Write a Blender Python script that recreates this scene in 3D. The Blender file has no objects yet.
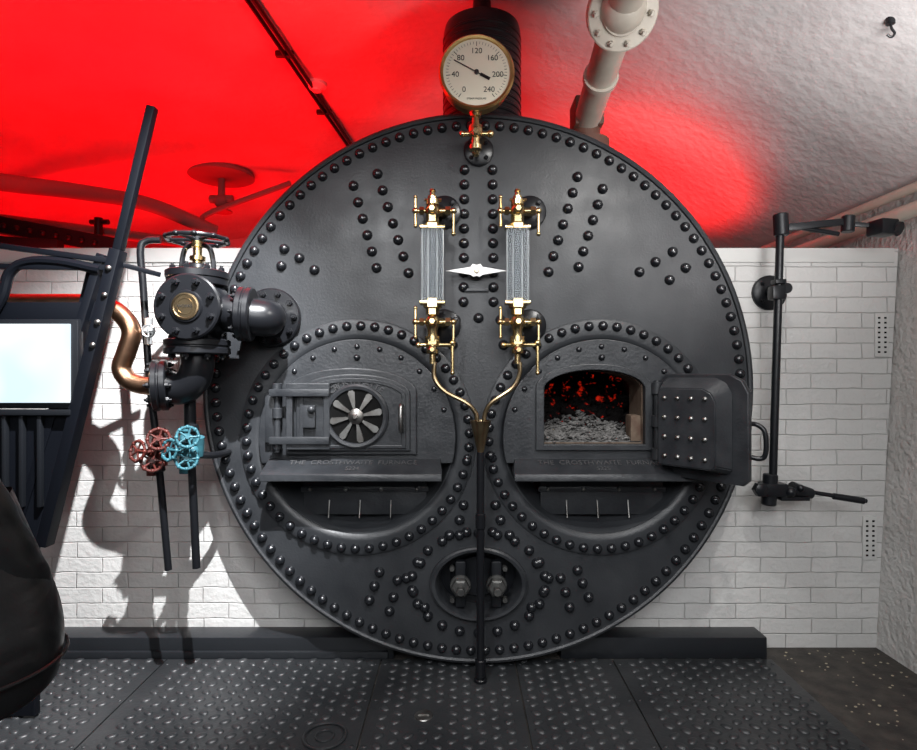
import bpy,bmesh,math,random
from mathutils import Vector,Matrix,noise
random.seed(4)
D=2.4;F=576.0;CZ=1.23
def at(u,v,y=0.0):
    d=D+y
    return Vector(((u-458)*d/F,y,CZ+(375-v)*d/F))
def V(*a): return Vector(a)
sc=bpy.context.scene
col=sc.collection
# ------------------------------------------------------------------ materials
def mat(name,c,metal=0.0,rough=0.5,bs=0,bst=0.2,bd=0.004,var=None,vs=6,emit=None,es=0,spec=0.5,coat=0,rvar=0):
    m=bpy.data.materials.new(name);m.use_nodes=True
    n=m.node_tree.nodes;l=m.node_tree.links;b=n['Principled BSDF']
    b.inputs['Base Color'].default_value=(*c,1);b.inputs['Metallic'].default_value=metal
    b.inputs['Roughness'].default_value=rough
    b.inputs['Specular IOR Level'].default_value=spec
    b.inputs['Coat Weight'].default_value=coat
    tc=n.new('ShaderNodeTexCoord')
    if var:
        nz=n.new('ShaderNodeTexNoise');nz.inputs['Scale'].default_value=vs;nz.inputs['Detail'].default_value=6
        r=n.new('ShaderNodeValToRGB');r.color_ramp.elements[0].position=.35;r.color_ramp.elements[1].position=.68
        r.color_ramp.elements[0].color=(*c,1);r.color_ramp.elements[1].color=(*var,1)
        l.new(tc.outputs['Object'],nz.inputs['Vector']);l.new(nz.outputs['Fac'],r.inputs['Fac']);l.new(r.outputs['Color'],b.inputs['Base Color'])
    if rvar:
        nz=n.new('ShaderNodeTexNoise');nz.inputs['Scale'].default_value=9;nz.inputs['Detail'].default_value=8
        mr=n.new('ShaderNodeMapRange');mr.inputs[1].default_value=.3;mr.inputs[2].default_value=.7;mr.inputs[3].default_value=rough-rvar;mr.inputs[4].default_value=rough+rvar
        l.new(tc.outputs['Object'],nz.inputs['Vector']);l.new(nz.outputs['Fac'],mr.inputs[0]);l.new(mr.outputs[0],b.inputs['Roughness'])
    if bs:
        nz=n.new('ShaderNodeTexNoise');nz.inputs['Scale'].default_value=bs;nz.inputs['Detail'].default_value=5
        bp=n.new('ShaderNodeBump');bp.inputs['Strength'].default_value=bst;bp.inputs['Distance'].default_value=bd
        l.new(tc.outputs['Object'],nz.inputs['Vector']);l.new(nz.outputs['Fac'],bp.inputs['Height']);l.new(bp.outputs['Normal'],b.inputs['Normal'])
    if emit:
        b.inputs['Emission Color'].default_value=(*emit,1);b.inputs['Emission Strength'].default_value=es
    return m
M_boil=mat('boiler_black_paint',(.015,.0165,.019),.0,.43,100,.32,.0028,var=(.025,.027,.030),vs=5,spec=.40,rvar=.07)
M_riv=mat('rivet_paint',(.008,.009,.011),.0,.24,spec=.6)
M_cast=mat('cast_iron_paint',(.014,.0155,.018),.0,.38,80,.4,.003,var=(.026,.028,.031),vs=12,spec=.42,rvar=.06)
M_dark=mat('black_enamel',(.007,.008,.010),.0,.36,spec=.35)
M_void=mat('void_shade_black',(.004,.004,.004),0,.95,spec=.1)  # flat black puts the shade of flue ends, register and vent holes into colour
M_valve=mat('valve_black',(.006,.0065,.008),.0,.30,spec=.34)
M_brass=mat('brass',(.74,.58,.30),1,.24,30,.1,.002,var=(.50,.37,.18),vs=20)
M_bezel=mat('bezel_brass',(.62,.42,.17),1,.34,30,.1,.002,var=(.42,.27,.10),vs=12)
M_bronze=mat('bronze_old',(.42,.32,.19),1,.3,30,.1,.002,var=(.25,.18,.10),vs=15)
M_copper=mat('copper',(.55,.32,.20),1,.30,20,.1,.002,var=(.36,.20,.12),vs=14)
M_cream=mat('dial_cream',(.74,.71,.56),0,.4)
M_ink=mat('dial_ink',(.01,.01,.01),0,.5)
M_white=mat('white_paint',(.80,.80,.78),0,.35)
M_steel=mat('worn_steel',(.28,.28,.27),1,.38,60,.2,.002,var=(.16,.15,.14),vs=20)
M_nut=mat('oiled_nut_steel',(.10,.10,.095),.6,.45,60,.3,.003,var=(.05,.05,.05),vs=20)
M_letter=mat('raised_lettering',(.050,.050,.052),.1,.4)
M_redv=mat('red_valve_paint',(.085,.016,.012),0,.4,var=(.045,.012,.010),vs=30,spec=.3)
M_teal=mat('teal_valve_paint',(.035,.125,.155),0,.4,var=(.022,.075,.095),vs=30,spec=.3)
M_rust=mat('rusty_firebrick',(.07,.042,.030),0,.8,60,.5,.005,var=(.12,.09,.065),vs=14,spec=.2)
M_pipe=mat('ceiling_pipe_paint',(.56,.52,.44),0,.4,30,.15,.003,var=(.46,.41,.34),vs=8)
M_pipe2=mat('service_pipe_paint',(.20,.17,.16),0,.6,spec=.2)
M_frame=mat('kiosk_steel',(.0030,.0038,.0060),.0,.42,spec=.20)
def leathermat():
    m=mat('black_leather',(.008,.0085,.009),0,.36,spec=.55);n=m.node_tree.nodes;l=m.node_tree.links;b=n['Principled BSDF']
    tc=n.new('ShaderNodeTexCoord');mp=n.new('ShaderNodeMapping');mp.inputs['Scale'].default_value=(6,6,10)
    a=n.new('ShaderNodeTexNoise');a.inputs['Scale'].default_value=1;a.inputs['Detail'].default_value=2;a.inputs['Distortion'].default_value=.8
    c=n.new('ShaderNodeTexNoise');c.inputs['Scale'].default_value=160
    b1=n.new('ShaderNodeBump');b1.inputs['Strength'].default_value=.7;b1.inputs['Distance'].default_value=.022
    b2=n.new('ShaderNodeBump');b2.inputs['Strength'].default_value=.2;b2.inputs['Distance'].default_value=.0015
    l.new(tc.outputs['Object'],mp.inputs['Vector']);l.new(mp.outputs[0],a.inputs['Vector']);l.new(tc.outputs['Object'],c.inputs['Vector'])
    l.new(a.outputs['Fac'],b1.inputs['Height']);l.new(c.outputs['Fac'],b2.inputs['Height']);l.new(b1.outputs[0],b2.inputs['Normal']);l.new(b2.outputs[0],b.inputs['Normal'])
    return m
M_leather=leathermat()
M_trouser=mat('dark_trousers',(.010,.010,.012),0,.85,80,.3,.004)
M_skin=mat('skin',(.55,.34,.25),0,.5)
M_hair=mat('hair',(.04,.025,.015),0,.6,60,.5,.01)
M_grey=mat('grey_alloy',(.38,.39,.39),.6,.35)
def screenmat():
    m=bpy.data.materials.new('lit_screen');m.use_nodes=True;n=m.node_tree.nodes;l=m.node_tree.links
    b=n['Principled BSDF'];b.inputs['Base Color'].default_value=(.02,.02,.02,1);b.inputs['Roughness'].default_value=.4
    tc=n.new('ShaderNodeTexCoord');nz=n.new('ShaderNodeTexNoise');nz.inputs['Scale'].default_value=4;nz.inputs['Detail'].default_value=1
    r=n.new('ShaderNodeValToRGB');r.color_ramp.elements[0].position=.35;r.color_ramp.elements[0].color=(.66,.85,.97,1);r.color_ramp.elements[1].position=.6;r.color_ramp.elements[1].color=(.9,.97,1,1)
    l.new(tc.outputs['Object'],nz.inputs['Vector']);l.new(nz.outputs['Fac'],r.inputs['Fac']);l.new(r.outputs['Color'],b.inputs['Emission Color'])
    b.inputs['Emission Strength'].default_value=1.15
    return m
M_screen=screenmat()
M_ceil=mat('ceiling_plaster',(.62,.60,.59),0,.68,20,.40,.018,var=(.47,.455,.45),vs=1.7)
M_rwall=mat('whitewash_rough',(.56,.55,.53),0,.75,34,.7,.022,var=(.46,.45,.43),vs=5)
M_coping=mat('coping_white',(.52,.52,.50),0,.6,20,.4,.006)
M_kerb=mat('kerb_black',(.012,.0135,.016),0,.38,20,.3,.004,spec=.4)
M_conc=mat('concrete_dark',(.032,.029,.027),0,.7,50,.6,.008,var=(.065,.058,.05),vs=14,spec=.3)
M_tread=mat('tread_plate',(.014,.016,.018),.0,.40,40,.4,.005,var=(.032,.034,.036),vs=2.5,spec=.42)
M_wood=mat('brown_bracket',(.14,.065,.045),0,.6,20,.4,.005)
M_debris=mat('pale_debris',(.35,.31,.22),0,.8)
M_ash=mat('ash',(.060,.058,.056),0,.95,60,.6,.01,var=(.16,.155,.15),vs=30,spec=.1)
def glassmat():
    m=bpy.data.materials.new('gauge_glass');m.use_nodes=True;n=m.node_tree.nodes
    b=n['Principled BSDF'];b.inputs['Base Color'].default_value=(.15,.18,.20,1);b.inputs['Roughness'].default_value=.05
    b.inputs['Alpha'].default_value=.18;b.inputs['IOR'].default_value=1.45
    return m
M_glass=glassmat()
def embermat():
    m=bpy.data.materials.new('glowing_embers');m.use_nodes=True;n=m.node_tree.nodes;l=m.node_tree.links
    b=n['Principled BSDF'];b.inputs['Base Color'].default_value=(.006,.005,.005,1);b.inputs['Roughness'].default_value=.9
    b.inputs['Specular IOR Level'].default_value=.1
    tc=n.new('ShaderNodeTexCoord');nz=n.new('ShaderNodeTexNoise');nz.inputs['Scale'].default_value=26;nz.inputs['Detail'].default_value=6
    r=n.new('ShaderNodeValToRGB');r.color_ramp.elements[0].position=.60;r.color_ramp.elements[0].color=(0,0,0,1)
    r.color_ramp.elements[1].position=.80;r.color_ramp.elements[1].color=(1,.025,.005,1)
    l.new(tc.outputs['Object'],nz.inputs['Vector']);l.new(nz.outputs['Fac'],r.inputs['Fac']);l.new(r.outputs['Color'],b.inputs['Emission Color'])
    b.inputs['Emission Strength'].default_value=.75
    return m
M_ember=embermat()
def brickmat():
    m=bpy.data.materials.new('white_painted_brick');m.use_nodes=True;n=m.node_tree.nodes;l=m.node_tree.links
    b=n['Principled BSDF'];b.inputs['Roughness'].default_value=.5
    tc=n.new('ShaderNodeTexCoord');sp=n.new('ShaderNodeSeparateXYZ');cb=n.new('ShaderNodeCombineXYZ')
    l.new(tc.outputs['Object'],sp.inputs[0]);l.new(sp.outputs['X'],cb.inputs['X']);l.new(sp.outputs['Z'],cb.inputs['Y'])
    br=n.new('ShaderNodeTexBrick');br.inputs['Scale'].default_value=1;br.inputs['Brick Width'].default_value=.225
    br.inputs['Row Height'].default_value=.068;br.inputs['Mortar Size'].default_value=.0035;br.inputs['Mortar Smooth'].default_value=1.0
    br.inputs['Color1'].default_value=(.54,.535,.52,1);br.inputs['Color2'].default_value=(.50,.495,.48,1);br.inputs['Mortar'].default_value=(.45,.445,.43,1)
    nz=n.new('ShaderNodeTexNoise');nz.inputs['Scale'].default_value=6;nz.inputs['Detail'].default_value=4
    mp=n.new('ShaderNodeMixRGB');mp.inputs[0].default_value=.016
    l.new(cb.outputs[0],mp.inputs[1]);l.new(nz.outputs['Color'],mp.inputs[2]);l.new(cb.outputs[0],nz.inputs['Vector'])
    l.new(mp.outputs[0],br.inputs['Vector']);l.new(br.outputs['Color'],b.inputs['Base Color'])
    inv=n.new('ShaderNodeMath');inv.operation='SUBTRACT';inv.inputs[0].default_value=1;l.new(br.outputs['Fac'],inv.inputs[1])
    n2=n.new('ShaderNodeTexNoise');n2.inputs['Scale'].default_value=40;n2.inputs['Detail'].default_value=4;l.new(cb.outputs[0],n2.inputs['Vector'])
    ad=n.new('ShaderNodeMath');ad.operation='MULTIPLY_ADD';ad.inputs[1].default_value=.9;l.new(n2.outputs['Fac'],ad.inputs[0]);l.new(inv.outputs[0],ad.inputs[2])
    bp=n.new('ShaderNodeBump');bp.inputs['Strength'].default_value=.7;bp.inputs['Distance'].default_value=.007
    l.new(ad.outputs[0],bp.inputs['Height']);l.new(bp.outputs['Normal'],b.inputs['Normal'])
    return m
M_brick=brickmat()
# ------------------------------------------------------------------ builders
def group(name,loc=(0,0,0)):
    e=bpy.data.objects.new(name,None);e.location=loc;e.empty_display_size=.1;col.objects.link(e);return e
def link(ob,par):
    col.objects.link(ob)
    if par is not None:
        ob.parent=par;ob.matrix_parent_inverse=Matrix.Translation(-Vector(par.location))
    return ob
def fin(name,me,m,par,ang=35):
    me.materials.append(m)
    me.polygons.foreach_set('use_smooth',[True]*len(me.polygons))
    me.set_sharp_from_angle(angle=math.radians(ang))
    return link(bpy.data.objects.new(name,me),par)
def frame(d):
    return Vector(d).normalized().to_track_quat('Z','Y').to_matrix()
class B:
    def __init__(s,name,m,par=None): s.bm=bmesh.new();s.n=name;s.m=m;s.p=par
    def lathe(s,o,d,prof,seg=32,closed=False,sx=1,sy=1):
        R=frame(d);o=Vector(o);rings=[]
        for r,h in prof:
            r=max(r,1e-4)
            rings.append([s.bm.verts.new(o+R@V(r*sx*math.cos(2*math.pi*i/seg),r*sy*math.sin(2*math.pi*i/seg),h)) for i in range(seg)])
        k=len(rings)
        for j in range(k if closed else k-1):
            a=rings[j];b=rings[(j+1)%k]
            for i in range(seg): s.bm.faces.new((a[i],a[(i+1)%seg],b[(i+1)%seg],b[i]))
        if not closed:
            s.bm.faces.new(rings[0][::-1]);s.bm.faces.new(rings[-1])
        return s
    def cyl(s,a,b,r,r2=None,seg=24,bev=0):
        a=Vector(a);b=Vector(b);L=(b-a).length;r2=r if r2 is None else r2
        if bev: p=[(r-bev,0),(r,bev),(r2,L-bev),(r2-bev,L)]
        else: p=[(r,0),(r2,L)]
        return s.lathe(a,b-a,p,seg)
    def sph(s,c,r,sx=1,sy=1,sz=1,u=20,v=12,rot=None):
        c=Vector(c);Rm=rot if rot else Matrix.Identity(3);rows=[]
        def P(x,y,z): return c+Rm@V(x*r*sx,y*r*sy,z*r*sz)
        top=s.bm.verts.new(P(0,0,1));bot=s.bm.verts.new(P(0,0,-1))
        for j in range(1,v):
            t=math.pi*j/v
            rows.append([s.bm.verts.new(P(math.sin(t)*math.cos(2*math.pi*i/u),math.sin(t)*math.sin(2*math.pi*i/u),math.cos(t))) for i in range(u)])
        for i in range(u):
            s.bm.faces.new((top,rows[0][i],rows[0][(i+1)%u]));s.bm.faces.new((bot,rows[-1][(i+1)%u],rows[-1][i]))
        for a,b in zip(rows,rows[1:]):
            for i in range(u): s.bm.faces.new((a[i],b[i],b[(i+1)%u],a[(i+1)%u]))
        return s
    def box(s,c,size,rot=None,bev=0):
        mt=Matrix.Translation(Vector(c))@(rot.to_4x4() if rot else Matrix.Identity(4))@Matrix.Diagonal((*size,1))
        t=bmesh.new();bmesh.ops.create_cube(t,size=1,matrix=mt)
        if bev: bmesh.ops.bevel(t,geom=t.edges[:],offset=bev,segments=2,profile=.6,affect='EDGES')
        me=bpy.data.meshes.new('t');t.to_mesh(me);t.free();s.bm.from_mesh(me);bpy.data.meshes.remove(me);return s
    def beam(s,a,b,w,t,bev=.002,up=(0,1,0)):
        a=Vector(a);b=Vector(b);z=(b-a).normalized();y=Vector(up);x=y.cross(z).normalized();y=z.cross(x)
        R=Matrix((x,y,z)).transposed()
        return s.box((a+b)/2,(w,t,(b-a).length),R,bev)
    def tor(s,c,d,R,r,seg=40,ms=10,sx=1,sy=1):
        return s.lathe(c,d,[(R+r*math.cos(2*math.pi*k/ms),r*math.sin(2*math.pi*k/ms)) for k in range(ms)],seg,True,sx,sy)
    def tube(s,pts,r,seg=12,res=8,smooth=True):
        P=[Vector(p) for p in pts]
        if smooth and len(P)>2:
            Q=[]
            E=[P[0]*2-P[1]]+P+[P[-1]*2-P[-2]]
            for i in range(1,len(E)-2):
                for k in range(res):
                    t=k/res;a,b,c,d=E[i-1],E[i],E[i+1],E[i+2]
                    Q.append(.5*((2*b)+(c-a)*t+(2*a-5*b+4*c-d)*t*t+(3*b-a-3*c+d)*t**3))
            Q.append(P[-1]);P=Q
        rings=[];T=(P[1]-P[0]).normalized();N=T.orthogonal().normalized()
        for i,p in enumerate(P):
            t=(P[min(i+1,len(P)-1)]-P[max(i-1,0)]).normalized()
            N=(N-t*N.dot(t)).normalized();bn=t.cross(N)
            rings.append([s.bm.verts.new(p+N*r*math.cos(2*math.pi*k/seg)+bn*r*math.sin(2*math.pi*k/seg)) for k in range(seg)])
        for a,b in zip(rings,rings[1:]):
            for i in range(seg): s.bm.faces.new((a[i],a[(i+1)%seg],b[(i+1)%seg],b[i]))
        s.bm.faces.new(rings[0][::-1]);s.bm.faces.new(rings[-1]);return s
    def bolts(s,o,d,R,n,r,h,off=0,seg=6,sx=1,sy=1):
        M=frame(d);o=Vector(o);dd=Vector(d).normalized()
        for i in range(n):
            a=2*math.pi*(i+off)/n
            p=o+M@V(R*sx*math.cos(a),R*sy*math.sin(a),0)
            s.lathe(p,dd,[(r,0),(r,h*.8),(r*.8,h)],seg)
            if seg==6: s.lathe(p,dd,[(r*.5,h),(r*.5,h*1.6)],8)
        return s
    def dome(s,p,r,h,d=(0,-1,0),seg=14):
        return s.lathe(p,d,[(r*1.08,0),(r,h*.25),(r*.88,h*.6),(r*.6,h*.88),(r*.25,h),(0,h)],seg)
    def wheel(s,c,d,R,r,sp=5,hub=None):
        s.tor(c,d,R,r,36,10);hub=hub or R*.2;M=frame(d);c=Vector(c);dd=Vector(d).normalized()
        s.cyl(c-dd*r*1.5,c+dd*r*1.5,hub,seg=16)
        for i in range(sp):
            a=2*math.pi*i/sp;s.cyl(c,c+M@V(R*math.cos(a),R*math.sin(a),0),r*.75,seg=8)
        return s
    def done(s,ang=35):
        bmesh.ops.recalc_face_normals(s.bm,faces=s.bm.faces)
        me=bpy.data.meshes.new(s.n);s.bm.to_mesh(me);s.bm.free()
        return fin(s.n,me,s.m,s.p,ang)
def shape(name,loops,y0,y1,m,par=None,bev=0.0,rot=None):
    cu=bpy.data.curves.new(name,'CURVE');cu.dimensions='2D';cu.fill_mode='BOTH'
    t=abs(y1-y0)/2;cu.extrude=max(t-bev,0);cu.bevel_depth=bev;cu.bevel_resolution=1;cu.offset=-bev if bev else 0
    for lp in loops:
        sp=cu.splines.new('POLY');sp.points.add(len(lp)-1)
        for q,(x,z) in zip(sp.points,lp): q.co=(x,z,0,1)
        sp.use_cyclic_u=True
    o=bpy.data.objects.new(name,cu);col.objects.link(o)
    dg=bpy.context.evaluated_depsgraph_get();me=bpy.data.meshes.new_from_object(o.evaluated_get(dg))
    bpy.data.objects.remove(o)
    me.transform(Matrix.Translation((0,(y0+y1)/2,0))@Matrix.Rotation(math.pi/2,4,'X'))
    if rot is not None: me.transform(rot)
    me.materials.clear()
    return fin(name,me,m,par,30)
def text(name,s,size,m,par,mtx,ext=.002,align='CENTER'):
    cu=bpy.data.curves.new(name,'FONT');cu.body=s;cu.size=size;cu.extrude=ext;cu.align_x=align;cu.align_y='CENTER'
    o=bpy.data.objects.new(name,cu);col.objects.link(o)
    dg=bpy.context.evaluated_depsgraph_get();me=bpy.data.meshes.new_from_object(o.evaluated_get(dg));bpy.data.objects.remove(o)
    me.transform(mtx);me.materials.clear();me.materials.append(m)
    return link(bpy.data.objects.new(name,me),par)
RX=Matrix.Rotation(math.pi/2,4,'X')
def circ(cx,cz,r,n=96,rz=None,a0=0,a1=2*math.pi):
    rz=rz or r
    return [(cx+r*math.cos(a0+(a1-a0)*i/n),cz+rz*math.sin(a0+(a1-a0)*i/n)) for i in range(n)]
def fx(u): return (u-458)/240
def fz(v): return CZ+(375-v)/240
# ------------------------------------------------------------------ room shell
bcx,bcz,bR=fx(477.5),fz(388),1.146
def arcwall():
    pts=[(-5,0),(-5,1.80)]
    R=1.135;dz=1.80-bcz;a=math.asin(dz/R);zc=bcz
    a_l=math.pi-a;n=60
    for i in range(n+1):
        t=a_l+(2*math.pi+a-a_l)*i/n
        pts.append((bcx+R*math.cos(t),zc+R*math.sin(t)))
    pts+=[(1.985,1.80),(1.885,0)]
    return pts
shape('wall_back',[arcwall()],.20,.42,M_brick)
xl=bcx-math.sqrt(1.135**2-(1.8-bcz)**2);xr=bcx+math.sqrt(1.135**2-(1.8-bcz)**2)
b=B('trim_coping',M_coping)
b.box(((xl-5)/2-.01,.30,1.77),(5+xl-.02,.215,.065),None,.004).box(((xr+1.97)/2+.012,.30,1.77),(1.965-xr-.03,.215,.065),None,.004);b.done()
bm=bmesh.new()
def q(bm,*p): bm.faces.new([bm.verts.new(v) for v in p])
q(bm,(1.885,-3,0),(1.885,4.6,0),(2.02,4.6,2.25),(2.02,-3,2.25));me=bpy.data.meshes.new('wall_right');bm.to_mesh(me);bm.free();fin('wall_right',me,M_rwall,None)
bm=bmesh.new();q(bm,(-5.2,4.6,0),(2.3,4.6,0),(2.3,4.6,3.3),(-5.2,4.6,3.3));me=bpy.data.meshes.new('wall_far');bm.to_mesh(me);bm.free();fin('wall_far',me,M_ceil,None)
bm=bmesh.new();q(bm,(-5,-3,0),(-5,4.6,0),(-5,4.6,3.3),(-5,-3,3.3));me=bpy.data.meshes.new('wall_left');bm.to_mesh(me);bm.free();fin('wall_left',me,M_ceil,None)
def zc(x):
    return 3.03-.03*(x+.5)**2 if x<-.5 else 2.08+.95*(1-((x+.5)/2.5)**2)
bm=bmesh.new();N=110;K=60;g=[]
for i in range(N+1):
    x=-5.2+(2.03+5.2)*i/N;g.append([bm.verts.new((x,-3+7.8*k/K,zc(x)+.014*noise.noise(V(x*2.5,k*.4,0)))) for k in range(K+1)])
for i in range(N):
    for k in range(K): bm.faces.new((g[i][k],g[i][k+1],g[i+1][k+1],g[i+1][k]))
me=bpy.data.meshes.new('ceiling');bm.to_mesh(me);bm.free();fin('ceiling',me,M_ceil,None,180)
b=B('floor',M_conc);b.box((-1.5,.8,-.05),(7.6,7.8,.1));b.done()
b=B('trim_kerb',M_kerb)
kx=.36;ke=1.335
b.box(((-3+bcx-kx)/2,.145,.048),(3+bcx-kx,.11,.094),None,.006)
b.box(((bcx+kx+ke)/2,.145,.048),(ke-bcx-kx,.11,.094),None,.006)
b.box(((-3+bcx-kx)/2,.085,.02),(3+bcx-kx-.05,.02,.038),None,.003)
b.done()
# tread plate floor
g_tr=group('tread_plate_flooring',(0,-1,0))
b=B('plates',M_tread,g_tr);bb=B('raised_lozenges',M_tread,g_tr)
xs=[-2.6,-1.25,-.33,.24,.66,1.345]
for i in range(5):
    b.box(((xs[i]+xs[i+1])/2,-1.16,.006),(xs[i+1]-xs[i]-.006,2.46,.010),None,.001)
    for k in range(9):
        y=.03-k*.27
        for xx in (xs[i]+.02,xs[i+1]-.02): bb.lathe((xx,y,.011),(0,0,1),[(.008,0),(.007,.0015),(0,.0018)],10)
px=.050;ny=40
for i in range(int(3.9/px)):
    x=-2.57+i*px
    if min(abs(x-t) for t in xs)<.035: continue
    for k in range(ny):
        y=.03-k*.054+(.027 if i%2 else 0)
        if abs(x-.088)<.05 and abs(y+.08)<.07: continue
        if (x+.125)**2+(y+.34)**2<.006 or (x+.45)**2+(y+.46)**2<.010: continue
        sgn=1 if (i+k)%2 else -1
        R_=Matrix.Rotation(sgn*math.radians(35),3,'Z')
        ring=[[bb.bm.verts.new(V(x,y,.0108)+R_@V(.0215*s_*math.cos(t),.0150*s_*math.sin(t),h)) for t in [2*math.pi*j/12 for j in range(12)]] for s_,h in((1,0),(.92,.003),(.72,.0058),(.35,.0072))]
        for a_,c_ in zip(ring,ring[1:]):
            for j in range(12): bb.bm.faces.new((a_[j],a_[(j+1)%12],c_[(j+1)%12],c_[j]))
        bb.bm.faces.new(ring[-1])
b.done();bb.done(70)
g=group('drain_cover',(-.125,-.34,.011))
b=B('lid',M_steel,g);b.lathe((-.125,-.34,.0112),(0,0,1),[(.034,0),(.032,.003),(0,.004)],28).box((-.125,-.34,.0165),(.04,.006,.004));b.done()
g=group('drain_cover',(-.45,-.46,.011))
b=B('ring',M_tread,g);b.tor((-.45,-.46,.016),(0,0,1),.07,.005,40,8).lathe((-.45,-.46,.0112),(0,0,1),[(.06,0),(.058,.002),(0,.003)],28).tor((-.45,-.46,.0155),(0,0,1),.03,.004,30,8);b.done()
b=B('scattered_debris',M_debris)
for i in range(120):
    x=random.uniform(1.42,1.86);y=random.uniform(-1,.18);s=random.uniform(.002,.005)
    b.sph((x,y,s*.4),s,1.3,1,.5,6,4)
b.done()
# ------------------------------------------------------------------ boiler
BO=group('lancashire_boiler',(bcx,0,bcz))
Lc=(fx(358),fz(437));Rc=(fx(599),fz(437));mh=(fx(478),fz(583))
shape('end_plate',[circ(bcx,bcz,1.128,160),circ(*Lc,.40),circ(*Rc,.40),circ(mh[0],mh[1],.178,64,.136)],0,.03,M_boil,BO)
b=B('shell',M_boil,BO)
b.lathe((bcx,0,bcz),(0,1,0),[(1.122,.001),(1.124,-.010),(1.132,-.014),(1.142,-.010),(1.147,0),(1.147,.05),(1.118,.06),(1.118,3.2),(1.09,3.2),(1.09,.03)],160,True);b.done()
b=B('perimeter_rivets',M_riv,BO)
for i in range(114):
    a=2*math.pi*i/114;b.dome((bcx+1.093*math.cos(a),0,bcz+1.093*math.sin(a)),.0195,.020)
b.done()
b=B('stay_rivets',M_riv,BO)
P=[]
def line(a,c,n):
    for i in range(n): P.append((a[0]+(c[0]-a[0])*i/(n-1),a[1]+(c[1]-a[1])*i/(n-1)))
line((353,186),(376,268),6);line((377,174),(408,273),7);line((577,177),(548,272),7);line((602,189),(578,267),6)
line((464,170),(463,302),10);line((492,170),(493,302),10)
P+=[(284,249),(299,258),(314,270),(281,266),(672,252),(655,262),(639,272),(685,268),(669,280)]
P+=[(379,572),(374,586),(369,600),(397,580),(393,597),(389,611),(577,570),(582,583),(588,597),(560,578),(565,592),(569,607)]
P+=[(467,458),(492,458),(463,505),(495,505),(459,520),(500,520),(449,535),(509,535),(466,532),(492,532)]
for i in range(22):
    a=2*math.pi*(i+.5)/22;P.append((478+67*math.cos(a),583+50*math.sin(a)))
for u,v in [(406,578),(420,563),(413,592),(424,607),(548,578),(536,563),(543,592),(531,607),(455,320),(500,320),(452,345),(503,345),(478,318)]: P.append((u,v))
for u,v in P: b.dome((fx(u),0,fz(v)),.0205,.022)
b.done()
for nm,c in (('left',Lc),('right',Rc)):
    b=B(nm+'_flue_flange',M_boil,BO)
    b.lathe((c[0],0,c[1]),(0,-1,0),[(.492,-.004),(.490,.008),(.482,.012),(.430,.012),(.415,.010),(.398,-.004),(.388,-.03),(.375,-.06),(.352,-.085),(.34,-.10),(.338,-.9),(.40,-.9),(.40,-.03)],96,True);b.done()
    b=B(nm+'_flue_rivets',M_riv,BO)
    for i in range(50):
        a=2*math.pi*(i+.3)/50;b.dome((c[0]+.462*math.cos(a),-.012,c[1]+.462*math.sin(a)),.019,.019)
    b.done()
    b=B(nm+'_flue_back',M_void,BO);b.cyl((c[0],.86,c[1]),(c[0],.88,c[1]),.338,seg=48);b.done()
b=B('manhole_rim',M_cast,BO);sy=.76
b.lathe((mh[0],0,mh[1]),(0,-1,0),[(.204,-.002),(.202,.020),(.193,.026),(.180,.024),(.172,.012),(.166,-.03),(.160,-.13),(.178,-.13),(.178,-.02)],72,True,1,sy);b.done()
b=B('manhole_cover',M_dark,BO);b.lathe((mh[0],.10,mh[1]),(0,-1,0),[(.165,-.01),(.165,.0),(.12,.006),(.11,.018),(0,.02)],64,False,1,sy)
for s in (-1,1):
    x=mh[0]+s*.075
    b.box((x,.02,mh[1]-.008),(.045,.035,.195),None,.010)
b.done()
b=B('manhole_bolts',M_nut,BO)
for s in (-1,1):
    x=mh[0]+s*.075
    b.cyl((x,.09,mh[1]-.01),(x,-.085,mh[1]-.01),.0155,seg=16,bev=.002);b.lathe((x,-.004,mh[1]-.01),(0,-1,0),[(.038,0),(.038,.036),(.030,.042)],6)
    b.lathe((x,.004,mh[1]-.01),(0,-1,0),[(.044,0),(.042,.008)],20)
    for dz in(-.07,.06): b.cyl((x+s*.035,.02,mh[1]+dz),(x+s*.035,-.01,mh[1]+dz),.010,seg=10)
b.done()
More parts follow.
